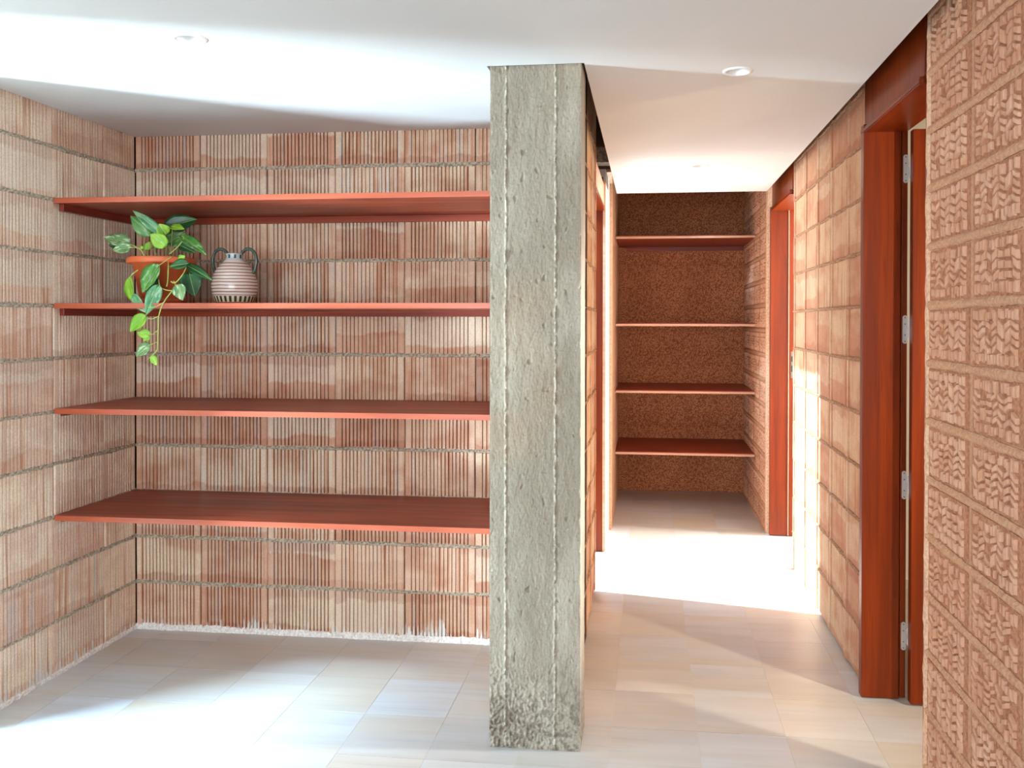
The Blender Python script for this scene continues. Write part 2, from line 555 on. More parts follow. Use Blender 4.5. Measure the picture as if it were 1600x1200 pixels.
def link(name, me, parent=None, bevel=0, loc=None):
    o = bpy.data.objects.new(name, me)
    COL.objects.link(o)
    if parent is not None:
        o.parent = parent
    if loc is not None:
        o.location = loc
    if bevel:
        b = o.modifiers.new('bevel', 'BEVEL')
        b.width = bevel
        b.segments = 2
        b.limit_method = 'ANGLE'
    return o


def tag(o, label=None, cat=None, group=None, kind=None):
    if label:
        o['label'] = label
    if cat:
        o['category'] = cat
    if group:
        o['group'] = group
    if kind:
        o['kind'] = kind
    return o


def empty(name, loc, label=None, cat=None, group=None, kind=None):
    o = bpy.data.objects.new(name, None)
    o.empty_display_size = 0.1
    COL.objects.link(o)
    o.location = loc
    return tag(o, label, cat, group, kind)


def box(name, mat, b, parent=None, bevel=0, local=True):
    """box in world numbers; its origin goes to its own centre (parents are unrotated)"""
    c = Vector(((b[0] + b[1]) / 2, (b[2] + b[3]) / 2, (b[4] + b[5]) / 2))
    m = MB().box(b[0] - c.x, b[1] - c.x, b[2] - c.y, b[3] - c.y, b[4] - c.z, b[5] - c.z)
    po = parent.location if parent is not None else Vector((0, 0, 0))
    return m.obj(name, mat, parent, bevel=bevel, loc=c - po)


# ------------------------------------------------------------------ masonry
_brick_cache = {}


def brick_mesh(w, h, variant, mat):
    key = (round(w, 3), round(h, 3), variant, mat.name)
    if key in _brick_cache:
        return _brick_cache[key]
    deep = {0: 0.0165, 1: 0.0125, 2: 0.0060, 3: 0.0050}[variant]
    fld = 0.0055 if variant == 3 else 0.0
    gw = {0: 0.0060, 1: 0.0050, 2: 0.0044, 3: 0.0042}[variant]
    n = max(1, round((w - 0.056) / 0.0163)) - (1 if variant == 1 else 0)
    e = min(0.030, w * 0.12) if w > 0.12 else 0.012
    pts = [(0.0, 0.060), (0.0, 0.003), (0.003, 0.0)]
    span = w - 2 * e
    rr = random.Random(int(w * 1000) + variant)
    for i in range(n + 1):
        c = e + span * i / n + rr.uniform(-0.0008, 0.0008)
        d = deep * rr.uniform(0.8, 1.1)
        lo, hi = (fld if i > 0 else 0.0), (fld if i < n else 0.0)
        pts += [(c - gw / 2 - 0.0010, lo + 0.0004), (c - gw / 2, lo + 0.0012 if deep > .005 else lo + 0.0008), (c - gw * 0.36, fld + d),
                (c + gw * 0.36, fld + d), (c + gw / 2, hi + 0.0012 if deep > .005 else hi + 0.0008), (c + gw / 2 + 0.0010, hi + 0.0004)]
    pts += [(w - 0.003, 0.0), (w, 0.003), (w, 0.060)]
    m = MB()
    rows = []
    for z, ins in ((0.0, 0.003), (0.003, 0.0), (h - 0.003, 0.0), (h, 0.003)):
        rows.append([(x, y + ins, z) for x, y in pts])
    m.grid(rows)
    N = len(pts)
    m.f.append(tuple(range(N)))
    m.f.append(tuple(3 * N + i for i in range(N))[::-1])
    me = m.mesh('brick', mat)
    _brick_cache[key] = me
    return me


def place(name, me, parent, origin, rotz, lx, lz, dy=0.0, tilt=0.0):
    o = bpy.data.objects.new(name, me)
    COL.objects.link(o)
    o.parent = parent
    c, s = math.cos(rotz), math.sin(rotz)
    o.location = (origin[0] + c * lx - s * dy, origin[1] + s * lx + c * dy, lz)
    o.rotation_euler = (0, tilt, rotz)
    return o


def mortar_mesh(L, height, seed, mat, bulge=0.004, depth=0.03, step=0.007):
    n = max(4, int(L / step))
    P = []
    prof = [(-0.5, depth), (-0.52, 0.004), (-0.28, 0.0), (0.0, -0.001), (0.28, 0.0), (0.52, 0.004), (0.5, depth)]
    for i in range(n + 1):
        x = L * i / n
        row = []
        sag = 0.002 * mnoise.noise((x * 3.1, seed, 0.3))
        wid = height * (1 + 0.30 * mnoise.noise((x * 7, seed, 5.1)) + 0.25 * mnoise.noise((x * 60, seed, 2.0)))
        for j, (zz, yy) in enumerate(prof):
            q = (x * 75, seed * 3.7 + j * 1.9, 1.1)
            rough = 0 if j in (0, 6) else (bulge * (0.8 * mnoise.noise(q) + 0.5 * mnoise.noise((x * 190, j * 2.3, seed)))
                                           + bulge * 0.8 * mnoise.noise((x * 9, seed, 9.0)))
            row.append((x, yy + rough, zz * wid + sag + 0.0012 * mnoise.noise((x * 110, j * 5.0, seed))))
        P.append(row)
    m = MB()
    m.grid(P)
    return m.mesh('mortar_joint', mat)


def brick_wall(parent, origin, rotz, joints, k0, k1, mat, mortar, seed, variants=(0, 0, 1), z_first=0.0, bulge=0.007, mh=0.0185, wide=1.0):
    rg = random.Random(seed)
    for k in range(k0, k1):
        zb = Z0 + k * COURSE + 0.0055 if k > 0 else 0.012
        zt = Z0 + (k + 1) * COURSE - 0.0055
        for a, b in zip(joints[:-1], joints[1:]):
            g0, g1 = wide * rg.choice((0.0010, 0.0018, 0.0032)), wide * rg.choice((0.0006, 0.0016, 0.0034))
            sh = rg.uniform(-0.003, 0.003) if 0.2 < b - a else 0
            v = rg.choice(variants)
            me = brick_mesh(b - a - g0 - g1, zt - zb, v, mat)
            place('brick', me, parent, origin, rotz, a + g0, zb + rg.uniform(-0.001, 0.001),
                  rg.uniform(-0.0022, 0.0022), rg.uniform(-0.004, 0.004))
        if k > 0:
            L = joints[-1] - joints[0]
            me = mortar_mesh(L, mh, seed + k * 1.37, mortar, bulge)
            place('mortar_joint', me, parent, origin, rotz, joints[0], Z0 + k * COURSE)


def clay_block_mesh(w, h, seed):
    rg = random.Random(seed)
    m = MB()
    m.box(0, w, 0.0062, 0.05, 0, h)
    ncol = 7
    mx = 0.018
    cw = (w - 2 * mx) / ncol
    rows0, rows1 = h * 0.05, h * 0.95
    barh = h * 0.17

    def cell(P, relief):
        # P: 4 corner points (x, z) ccw ; chamfered raised pad
        cx = sum(p[0] for p in P) / 4
        cz = sum(p[1] for p in P) / 4
        n = len(m.v)
        rl = relief
        for p in P:
            m.v.append((p[0], 0.0080, p[1]))
        for p in P:
            m.v.append((p[0] + (cx - p[0]) * 0.07, -rl + 0.0012, p[1] + (cz - p[1]) * 0.06))
        for p in P:
            m.v.append((p[0] + (cx - p[0]) * 0.16, -rl, p[1] + (cz - p[1]) * 0.15))
        for L in (0, 4):
            for i in range(4):
                j = (i + 1) % 4
                m.f.append((n + L + i, n + L + j, n + L + 4 + j, n + L + 4 + i))
        m.f.append((n + 8, n + 9, n + 10, n + 11))

    for c in range(ncol):
        x0 = mx + c * cw + cw * 0.15
        x1 = mx + (c + 1) * cw - cw * 0.15
        sl = (0.30 if c % 2 else -0.30) * cw
        if rg.random() < 0.15:
            sl = 0.0
        j = lambda a=0.0012: rg.uniform(-a, a)
        # top and bottom bars
        for zb, zt, st in ((rows0, rows0 + barh, 0), (rows1 - barh, rows1, 1)):
            for q in range(2):
                if rg.random() < 0.10:
                    continue
                a = x0 + (x1 - x0) * (0.58 * q)
                b = a + (x1 - x0) * 0.42
                za, zc = zb + j(0.004), zt + j(0.004)
                cell([(a + j(), za), (b + j(), za + j(0.003)), (b + j(), zc), (a + j(), zc + j(0.003))], 0.0 + rg.uniform(-0.002, 0.0025))
        nm = 4 if seed % 3 else 3
        za, zb = rows0 + barh + h * 0.02, rows1 - barh - h * 0.02
        i = 0
        while i < nm:
            if rg.random() < 0.06:
                i += 1
                continue
            span = 2 if (rg.random() < 0.10 and i < nm - 1) else 1
            a = za + (zb - za) * i / nm + h * 0.022
            b = za + (zb - za) * (i + span) / nm - h * 0.022
            cell([(x0 + j(), a - sl * 0.5 + j(0.002)), (x1 + j(), a + sl * 0.5 + j(0.002)),
                  (x1 + j(), b + sl * 0.5 + j(0.002)), (x0 + j(), b - sl * 0.5 + j(0.002))], rg.uniform(-0.002, 0.003))
            i += span
    me = m.mesh('clay_block', M['clay'])
    me.materials.append(M['clay_recess'])
    me.polygons.foreach_set('material_index', [1] * 6 + [0] * (len(me.polygons) - 6))
    return me


_clay = {}


def clay_wall(parent, origin, rotz, joints, rows, row_h, seed, z_off):
    rg = random.Random(seed)
    for r in range(rows):
        zb = z_off + r * row_h
        for a, b in zip(joints[:-1], joints[1:]):
            key = (round(b - a, 2), rg.randrange(6))
            if key not in _clay:
                _clay[key] = clay_block_mesh(b - a - 0.022, row_h - 0.027, 100 + key[1])
            place('clay_block', _clay[key], parent, origin, rotz, a + 0.011, zb + 0.0135,
                  rg.uniform(-0.0015, 0.0015), rg.uniform(-0.006, 0.006))
        me = mortar_mesh(joints[-1] - joints[0], 0.022, seed + r * 2.1, M['clay_mortar'], 0.0028, 0.02, 0.010)
        place('mortar_joint', me, parent, origin, rotz, joints[0], zb)


def structure(name, mat, boxes, label, cat):
    m = MB()
    for b in boxes:
        m.box(*b)
    o = m.obj(name, mat, fixn=True)
    return tag(o, label, cat, kind='structure')


# ------------------------------------------------------------------ room shell
# floor slab below the tiles, tiles as its pieces
floor = structure('floor', M['grout'], [(-2.45, 3.2, -3.0, 7.3, -0.12, -0.0016)],
                  'pale polished marble tile floor running from the alcove into the corridor', 'floor')
T = 0.28887
TX, TY = 0.1665, 2.920
tile_me = MB().box(0.0007, T - 0.0007, 0.0007, T - 0.0007, -0.0125, 0.0).mesh('floor_tile', M['marble'])


def add_tile(i, j):
    o = bpy.data.objects.new('floor_tile', tile_me)
    COL.objects.link(o)
    o.parent = floor
    o.location = (TX + i * T, TY + j * T, RNG.uniform(-0.0006, 0.0))


tiles_rest = MB()
for i in range(-9, 11):
    for j in range(-21, 16):
        x, y = TX + i * T, TY + j * T
        if x + T < -2.45 or x > 3.15 or y > 7.2:
            continue
        seen = (y + T > 2.45 and x + T > XL and ((y < YB and x < 1.0) or (x + T > -0.6 and x < 1.0)))
        if seen:
            add_tile(i, j)
        else:
            tiles_rest.box(x + 0.0007, x + T - 0.0007, y + 0.0007, y + T - 0.0007, -0.0125, 0.0)
o = tiles_rest.obj('floor_tiles_beyond', M['marble'], floor)
o['kind'] = 'stuff'

# terrace outside the left openings
structure('floor_terrace', M['terrace'], [(-9.0, -2.47, -4.0, 9.0, -0.14, -0.02), (-2.47, -0.43, 3.78, 9.0, -0.14, -0.02)],
          'sunlit terrace paving outside the left openings', 'floor')

# back wall of the alcove
wall_back = structure('wall_back', M['joint'], [(-2.45, -0.27, YB + 0.028, YB + 0.15, -0.02, TOP)],
                      'alcove back wall of ribbed terracotta bricks behind the mahogany shelves', 'wall')
bj = [0.0] + [(-1.976 + k * BW) - XL for k in range(0, 5)] + [1.873]
brick_wall(wall_back, (XL, YB), 0.0, bj, 0, 11, M['brick_back'], M['mortar'], 11)
place('mortar_joint', mortar_mesh(1.87, 0.036, 3.3, M['lime'], 0.006), wall_back, (XL, YB - 0.004), 0.0, 0.0, 0.006)

# left wall of the alcove, ends at the big opening
wall_left = structure('wall_left', M['joint'], [(-2.45, XL - 0.028, 2.752, YB + 0.1, -0.02, TOP)],
                      'left alcove wall of ribbed buff bricks in stacked courses', 'wall')
lj = [0.0, 0.310, 0.620, YB - 2.758]
brick_wall(wall_left, (XL, 2.758), math.pi / 2, lj, 0, 11, M['brick'], M['mortar'], 23, (0, 1, 1))
place('mortar_joint', mortar_mesh(YB - 2.758, 0.022, 8.3, M['lime'], 0.004), wall_left, (XL + 0.004, 2.758), math.pi / 2, 0.0, 0.006)

# partition between alcove and corridor
wall_partition = structure('wall_partition', M['joint'], [(-0.41, XC - 0.028, 2.918, 4.372, -0.02, TOP)],
                           'corridor left wall of ribbed bricks running back from the concrete column', 'wall')
brick_wall(wall_partition, (XC, 2.97), math.pi / 2, [0.0, 0.17, 0.48, 0.79, 1.10, 1.41], 0, 12,
           M['brick_hall'], M['mortar_hall'], 31, (3, 3), bulge=0.004, mh=0.014, wide=0.8)
brick_wall(wall_partition, (-0.438, YB - 0.004), -math.pi / 2, [0.0, 0.31, 0.62], 0, 11, M['brick_back'], M['mortar'], 37)
box('lintel', M['concrete'], (-0.44, -0.225, 5.02, 5.14, 2.31, 2.40), wall_partition)
box('plenum_wall', M['plenum'], (-0.425, -0.405, 4.30, 5.20, 2.20, TOP), wall_partition)
box('plenum_wall', M['plenum'], (-0.41, -0.215, 5.19, 5.30, 2.30, TOP), wall_partition)

# corridor left wall past the left doorway, rough plaster
wall_corridor = structure('wall_corridor', M['white_wall'], [(-0.41, -0.262, 5.19, 5.69, -0.02, 2.30)],
                          'pale rough plaster wall end between left doorway and closet', 'wall')
mm = mortar_mesh(2.25, 0.05, 4.4, M['plaster_edge'], 0.006, 0.02, 0.012)
mo = link('plaster_edge', mm, wall_corridor)
mo.matrix_world = Matrix.Translation((-0.262, 5.24, 0.0)) @ Matrix(((0, -1, 0, 0), (0, 0, 1, 0), (1, 0, 0, 0), (0, 0, 0, 1)))

# corridor right wall between the two doorways
wall_right = structure('wall_right', M['joint'], [(XR + 0.028, 0.93, 3.300, 4.90, -0.02, TOP)],
                       'corridor right wall of smooth ribbed bricks between two doorways', 'wall')
ry = [4.90, 4.566, 4.240, 3.933, 3.612, 3.322]
brick_wall(wall_right, (XR, 4.90), -math.pi / 2, [4.90 - y for y in ry], 0, 12, M['brick_hall'], M['mortar_hall'], 41,
           (3, 3), bulge=0.005, mh=0.014, wide=2.4)
box('end_strip', M['plaster_edge'], (XR - 0.001, 0.93, 3.292, 3.319, 0.0, TOP), wall_right, 0.004)

# near right wall of carved clay blocks
wall_near = structure('wall_right_near', M['clay_mortar'], [(XR + 0.0, 0.95, -2.6, 2.590, -0.02, TOP)],
                      'near right wall of carved clay blocks with herringbone relief', 'wall')
nj = [0.026, 0.355]
while nj[-1] < 3.0:
    nj.append(nj[-1] + 0.315)
clay_wall(wall_near, (XR - 0.0085, 2.595), -math.pi / 2, nj, 15, 0.1656, 51, 0.103 - 0.1656)
# rounded rough arris at the door end
P = []
for i in range(131):
    z = TOP * i / 130
    row = []
    for t in range(7):
        a = math.pi / 2 * t / 6
        r = 0.03 + 0.005 * mnoise.noise((z * 12, t * 0.7, 2.0)) + 0.003 * mnoise.noise((z * 45, t, 7.0))
        row.append((XR + 0.022 - r * math.cos(a), 2.570 + r * math.sin(a), z))
    row.append((XR + 0.12, row[-1][1], z))
    row.insert(0, (row[0][0] + 0.001, 2.560, z))
    row.insert(0, (XR + 0.004, 2.552, z))
    P.append(row)
am = MB()
am.grid(P)
am.obj('arris', M['plaster_edge'], wall_near, smooth=True)

# closet at the corridor end
wall_closet = structure('wall_closet_back', M['cork'], [(-0.45, 1.0, CLB, CLB + 0.14, -0.02, TOP)],
                        'closet back wall of coarse brown cork-like render', 'wall')
for a, b in ((CLX0, -0.189), (-0.187, 0.285), (0.287, CLX1)):
    for c, d in ((0.0, 1.30), (1.302, TOP)):
        box('panel', M['cork'], (a, b, CLB - 0.012 - (0.004 if a < -0.2 else 0), CLB, c, d), wall_closet)
wall_cl_left = structure('wall_closet_left', M['clay_mortar'], [(-0.41, CLX0, 5.69, CLB, -0.02, TOP)],
                         'left side wall of the closet', 'wall')
wall_cl_right = structure('wall_closet_right', M['clay_mortar'], [(CLX1 + 0.0, 0.95, 5.742, CLB, -0.02, TOP)],
                          'right side wall of the closet in carved clay blocks', 'wall')
clay_wall(wall_cl_right, (CLX1 - 0.0075, CLB), -math.pi / 2, [0.02, 0.345, 0.67, 0.995, 1.30], 16, 0.1656, 61, 0.0)
box('end_strip', M['plaster_edge'], (CLX1 - 0.006, 0.93, 5.715, 5.775, 0.0, TOP), wall_cl_right, 0.006)

# walls around the photographer and of the side rooms
structure('wall_left_near', M['white_wall'], [(-2.45, XL, -3.0, 1.89, -0.02, TOP), (-2.45, XL, 1.89, 2.58, 2.14, TOP), (-2.45, XL, 2.58, 2.752, -0.02, TOP)],
          'white wall and lintel around the left doorway to the courtyard', 'wall')
structure('wall_sun_block', M['white_wall'], [(-5.45, -5.3, -4.0, 4.5, -0.1, 4.8)], 'unseen white wall added outside the left doorway to block the sun', 'wall')  # added out of view to keep direct sun out of the left doorway
structure('wall_front', M['white_wall'], [(-2.45, 0.95, -3.12, -3.0, -0.02, TOP)], 'white wall behind the camera', 'wall')
structure('wall_side_rooms', M['white_wall'],
          [(0.93, 3.2, 4.78, 4.90, -0.02, TOP), (3.1, 3.2, -0.5, 7.2, -0.02, TOP), (0.95, 3.2, -0.6, -0.5, -0.02, TOP),
           (0.95, 3.2, 6.6, 6.7, -0.02, TOP)],
          'white walls of the rooms behind the right doorways', 'wall')
structure('ceiling_slab', M['plenum'], [(-2.45, 3.2, -3.1, YB + 0.15, TOP, TOP + 0.15), (-0.44, 3.2, YB + 0.15, 7.25, TOP, TOP + 0.15)],
          'dark structural slab above the plasterboard ceiling', 'ceiling')

# suspended plasterboard ceiling with round cut-outs for the downlights
LIGHTS = [(-1.327, 2.363), (0.285, 2.868), (0.263, 4.577)]
outer = [(XL + 0.004, -2.99), (0.731, -2.99), (0.731, 5.515), (-0.207, 5.515), (-0.207, 2.725), (-0.520, 2.725),
         (-0.520, YB - 0.003), (XL + 0.004, YB - 0.003)]
bm = bmesh.new()
edges = []


def loop(pts):
    vs = [bm.verts.new((x, y, CEIL)) for x, y in pts]
    for a, b in zip(vs, vs[1:] + vs[:1]):
        edges.append(bm.edges.new((a, b)))


loop(outer)
for lx, ly in LIGHTS:
    loop([(lx + 0.038 * math.cos(2 * math.pi * k / 32), ly + 0.038 * math.sin(2 * math.pi * k / 32)) for k in range(32)])
bmesh.ops.triangle_fill(bm, use_beauty=True, edges=edges)
r = bmesh.ops.extrude_face_region(bm, geom=list(bm.faces))
bmesh.ops.translate(bm, verts=[v for v in r['geom'] if isinstance(v, bmesh.types.BMVert)], vec=(0, 0, 0.014))
bmesh.ops.recalc_face_normals(bm, faces=bm.faces)
me = bpy.data.meshes.new('ceiling')
bm.to_mesh(me)
bm.free()
me.materials.append(M['ceiling'])
ceiling = tag(link('ceiling', me), 'flat white plasterboard ceiling held clear of the corridor walls', 'ceiling', kind='structure')

# ------------------------------------------------------------------ downlights
LAB = ['white round downlight in the bright ceiling over the alcove',
       'white round downlight in the ceiling right of the concrete column',
       'farthest white round downlight, in the ceiling before the closet']
for (lx, ly), lab in zip(LIGHTS, LAB):
    t = empty('downlight', (lx, ly, CEIL), lab, 'light', 'recessed ceiling downlights')
    m = MB()
    m.lathe([(0.037, 0.012), (0.037, -0.001), (0.0385, -0.004), (0.042, -0.005), (0.0475, -0.003), (0.049, 0.0)], 40)
    m.obj('trim_ring', M['white_metal'], t, smooth=True)
    m = MB()
    m.lathe([(0.0365, -0.0005), (0.031, 0.018), (0.026, 0.040)], 36)
    m.obj('reflector', M['white_metal'], t, smooth=True)
    m = MB()
    m.lathe([(0.0255, 0.030), (0.024, 0.027), (0.014, 0.024), (0.0005, 0.023)], 30)
    m.obj('lamp', M['lamp'], t, smooth=True)

# ------------------------------------------------------------------ concrete column
X0, X1, Y0, Y1 = -0.5115, -0.2165, 2.735, 2.915


def col_disp(s, z, seed):
    """relief of the board-marked face, s measured across the face in metres"""
    d = 0.0016 * mnoise.noise((s * 14, z * 5, seed)) + 0.0012 * mnoise.noise((s * 60, z * 22, seed + 3))
    d += 0.0009 * mnoise.noise((s * 160, z * 70, seed + 9))
    pit = mnoise.noise((s * 42, z * 34, seed + 20))
    if pit > 0.52:
        d -= (pit - 0.52) * 0.022
    hon = max(0.0, min(1.0, (0.36 - z) / 0.30)) * max(0, 0.75 - (s / 0.296) * 0.65)
    if hon > 0:
        d += hon * 0.010 * (mnoise.noise((s * 105, z * 105, seed + 31)) - 0.12)
    for c, w in ((0.052, 1.0), (0.213, 1.0)):
        cc = c + 0.0026 * mnoise.noise((z * 9, c * 40, seed)) + 0.0026 * mnoise.noise((z * 60, c * 40, seed))
        t = abs(s - cc)
        amp = 0.0050 * (0.55 + 1.1 * mnoise.noise((z * 26, c * 10, seed + 5)) + 0.9 * mnoise.noise((z * 95, c * 10, seed + 7)))
        d += max(0, amp) * math.exp(-(t / 0.0030) ** 2) - 0.0014 * math.exp(-((s - cc - 0.007) / 0.003) ** 2)
    return d


m = MB()
NZ = 560
ns = {'f': 110, 's': 40}
cols = []
for k in range(ns['f'] + 1):
    cols.append(('f', k / ns['f']))
for k in range(1, ns['s'] + 1):
    cols.append(('r', k / ns['s']))
for k in range(1, 13):
    cols.append(('b', k / 12))
for k in range(1, ns['s']):
    cols.append(('l', k / ns['s']))
cols.append(('f', 0.0))
P = []
for i in range(NZ + 1):
    z = 2.30 * i / NZ
    nick = 0.0035 * max(0, mnoise.noise((z * 24, 1.0, 4.0))) + 0.0020 * abs(mnoise.noise((z * 70, 5.0, 4.0)))
    nick2 = 0.0045 * max(0, mnoise.noise((z * 21, 9.0, 4.0))) + 0.0020 * abs(mnoise.noise((z * 66, 2.0, 1.0)))
    if abs(z - 1.62) < 0.05:
        nick2 += 0.006 * (1 - abs(z - 1.62) / 0.05)
    row = []
    for side, t in cols:
        if side == 'f':
            s = t * (X1 - X0)
            d = col_disp(s, z, 1.0)
            e = min(t, 1 - t) * (X1 - X0)
            d -= max(0, (0.006 - e) / 0.006) * (nick if t < .5 else nick2)
            x = X0 + s
            if t == 0.0:
                x += nick * 0.8
            if t == 1.0:
                x -= nick2 * 0.8
            row.append((x, Y0 - d, z))
        elif side == 'r':
            row.append((X1 + 0.4 * col_disp(t * 0.22 + 0.3, z, 5.0), Y0 + t * (Y1 - Y0), z))
        elif side == 'b':
            row.append((X1 + t * (X0 - X1), Y1, z))
        else:
            row.append((X0 - 0.4 * col_disp(t * 0.22 + 0.3, z, 8.0), Y1 + t * (Y0 - Y1), z))
    P.append(row)
m.grid(P)
column = m.obj('concrete_column', M['concrete'], fixn=True)
tag(column, 'rough grey concrete column with vertical board marks between alcove and corridor', 'column')

# ------------------------------------------------------------------ alcove shelves
SY = 3.068
SHX = -0.446
shelf_labels = ['top mahogany shelf of the alcove, empty, under the ceiling',
                'mahogany alcove shelf carrying the potted plant and striped jug',
                'empty mahogany alcove shelf just below the trailing vine',
                'lowest and deepest-looking mahogany alcove shelf, nearest the floor']
for zt, lab in zip((1.8535, 1.4475, 1.0410, 0.6270), shelf_labels):
    t = empty('wall_shelf', (XL + 0.003, SY, zt), lab, 'shelf', 'mahogany shelves across the alcove')
    box('board', M['shelf'], (XL + 0.003, SHX, SY + 0.0025, YB - 0.003, zt - 0.020, zt), t, 0.0008)
    box('edge_band', M['edge'], (XL + 0.003, SHX, SY, SY + 0.0028, zt - 0.0205, zt + 0.0003), t, 0.0006)
    if zt > 1.2:
        box('cleat', M['cleat_y'], (XL + 0.003, XL + 0.023, SY + 0.03, YB - 0.003, zt - 0.0475, zt - 0.020), t, 0.001)
        box('cleat', M['shelf'], (XL + 0.023, SHX, YB - 0.024, YB - 0.003, zt - 0.0475, zt - 0.020), t, 0.001)
    else:
        box('cleat', M['cleat_y'], (XL + 0.003, XL + 0.015, SY + 0.035, SY + 0.30, zt - 0.032, zt - 0.020), t, 0.001)

# ------------------------------------------------------------------ closet shelves
cl_labels = ['highest closet shelf at the corridor end, seen edge on',
             'second closet shelf from the top with a pale front edge',
             'third closet shelf from the top, dark top visible',
             'lowest closet shelf at the corridor end, above the marble floor']
CY0 = 6.30
for (zt, lab) in zip((2.008, 1.371, 0.882, 0.432), cl_labels):
    t = empty('closet_shelf', (CLX0, CY0, zt), lab, 'shelf', 'closet shelves at the corridor end')
    box('board', M['shelf'], (CLX0 + 0.002, CLX1 - 0.010, CY0 + 0.003, CLB - 0.018, zt - 0.022, zt), t, 0.001)
    box('edge_band', M['pale_edge'], (CLX0 + 0.002, CLX1 - 0.010, CY0, CY0 + 0.003, zt - 0.0225, zt - 0.007), t, 0.0006)
    if zt > 1.9:
        box('batten', M['shelf'], (-0.185, CLX1 - 0.012, CLB - 0.034, CLB - 0.014, 1.954, 1.994), t, 0.001)

# ------------------------------------------------------------------ doors
def hinge(parent, x, y, z):
    """plate on the jamb, knuckle, plate on the leaf"""
    hg = empty('hinge', (0, 0, 0))
    hg.parent = parent
    hg.location = Vector((x, y, z)) - parent.location
    m = MB()
    # jamb plate, rounded ends, faces -y
    N = 8
    out = []
    for k in range(N + 1):
        a = math.pi * k / N
        out.append((0.0085 * math.cos(a), 0.043 + 0.0085 * math.sin(a)))
    for k in range(N + 1):
        a = math.pi + math.pi * k / N
        out.append((0.0085 * math.cos(a), -0.043 + 0.0085 * math.sin(a)))
    n = len(out)
    m.v += [(a, 0.0, b) for a, b in out] + [(a, -0.0025, b) for a, b in out]
    m.f.append(tuple(range(n)))
    m.f.append(tuple(range(n, 2 * n))[::-1])
    for i in range(n):
        j = (i + 1) % n
        m.f.append((i, j, n + j, n + i))
    m.obj('plate', M['steel'], hg)
    for dz in (-0.043, -0.02, 0.02, 0.043):
        s = MB()
        s.lathe([(0.0004, 0.0), (0.0026, 0.0), (0.0030, -0.0008)], 10)
        so = s.obj('screw', M['screw'], hg, loc=(0, -0.0026, dz))
        so.rotation_euler = (math.pi / 2, 0, 0)
    box2 = MB().box(0.007, 0.016, -0.004, -0.0005, -0.026, 0.006)
    box2.obj('knuckle', M['steel'], hg, bevel=0.0008)
    kn = MB()
    kn.lathe([(0.0003, -0.032), (0.0055, -0.032), (0.0055, 0.032), (0.0003, 0.032)], 14)
    kn.obj('pin', M['steel'], hg, loc=(0.0165, -0.003, 0.0))


# near right doorway: frame, transom panel, open leaf on four hinges
d1 = empty('door_1', (0.78, 2.60, 0.0), 'reddish sapele door standing open in the near right doorway, four steel hinges', 'door', kind='structure')
HZ = 2.072
box('jamb', M['door'], (0.776, 0.908, 3.252, 3.291, 0.004, HZ + 0.03), d1, 0.002)
box('jamb', M['door'], (0.800, 0.930, 2.598, 2.622, 0.004, HZ + 0.03), d1, 0.002)
box('rebate', M['door'], (0.9095, 0.929, 3.245, 3.291, 0.012, HZ + 0.03), d1, 0.001)
box('head', M['door_x'], (0.779, 0.930, 2.612, 3.252, HZ, HZ + 0.022), d1, 0.0015)
box('transom_panel', M['door_head'], (0.789, 0.812, 2.600, 3.291, HZ + 0.022, TOP), d1, 0.001)
box('moulding', M['door_x'], (0.774, 0.789, 2.600, 3.291, HZ + 0.002, HZ + 0.014), d1, 0.002)
box('leaf', M['door'], (0.9345, 1.56, 3.200, 3.235, 0.008, 2.069), d1, 0.0015)
for zh in (1.935, 1.353, 0.788, 0.238):
    hinge(d1, 0.9215, 3.2448, zh)

# far right doorway
d2 = empty('door_2', (0.78, 4.96, 0.0), 'sapele door frame of the far right doorway beside the closet', 'door', kind='structure')
box('jamb', M['door'], (0.776, 0.888, 5.664, 5.700, 0.004, 2.12), d2, 0.002)
box('jamb', M['door'], (0.806, 0.930, 4.902, 4.935, 0.004, 2.12), d2, 0.002)
box('rebate', M['door'], (0.892, 0.935, 5.652, 5.700, 0.004, 2.12), d2, 0.001)
box('seal_strip', M['pale_edge'], (0.8875, 0.892, 5.650, 5.664, 0.006, 2.11), d2)
box('head', M['door_x'], (0.779, 0.930, 4.935, 5.664, 2.095, 2.12), d2, 0.0015)
box('transom_panel', M['door_head'], (0.789, 0.812, 4.903, 5.700, 2.12, TOP), d2, 0.001)
box('moulding', M['door_x'], (0.776, 0.789, 4.903, 5.700, 2.10, 2.112), d2, 0.002)
sp = box('strike_plate', M['screw'], (0.903, 0.917, 5.6495, 5.6515, 1.02, 1.19), d2, 0.001)
box('latch_hole', M['dark'], (0.9065, 0.9135, 5.6488, 5.6496, 1.125, 1.16), d2)
box('latch_hole', M['dark'], (0.9065, 0.9135, 5.6488, 5.6496, 1.06, 1.10), d2)

# left doorway to the terrace
d3 = empty('door_3', (-0.28, 4.39, 0.0), 'dark red sapele frame of the left doorway to the terrace', 'door', kind='structure')
box('jamb', M['door'], (-0.40, -0.276, 5.142, 5.185, 0.004, 2.06), d3, 0.002)
box('edge_strip', M['pale_edge'], (-0.276, -0.260, 5.142, 5.185, 0.004, 2.22), d3, 0.002)
box('jamb', M['door'], (-0.41, -0.30, 4.383, 4.40, 0.004, 2.06), d3, 0.002)
box('head', M['door_x'], (-0.40, -0.270, 4.40, 5.185, 2.045, 2.075), d3, 0.0015)
box('transom_panel', M['door_head'], (-0.40, -0.275, 5.142, 5.185, 2.075, 2.245), d3, 0.001)
box('fascia', M['pale_edge'], (-0.30, -0.270, 4.383, 5.142, 2.075, 2.20), d3, 0.002)

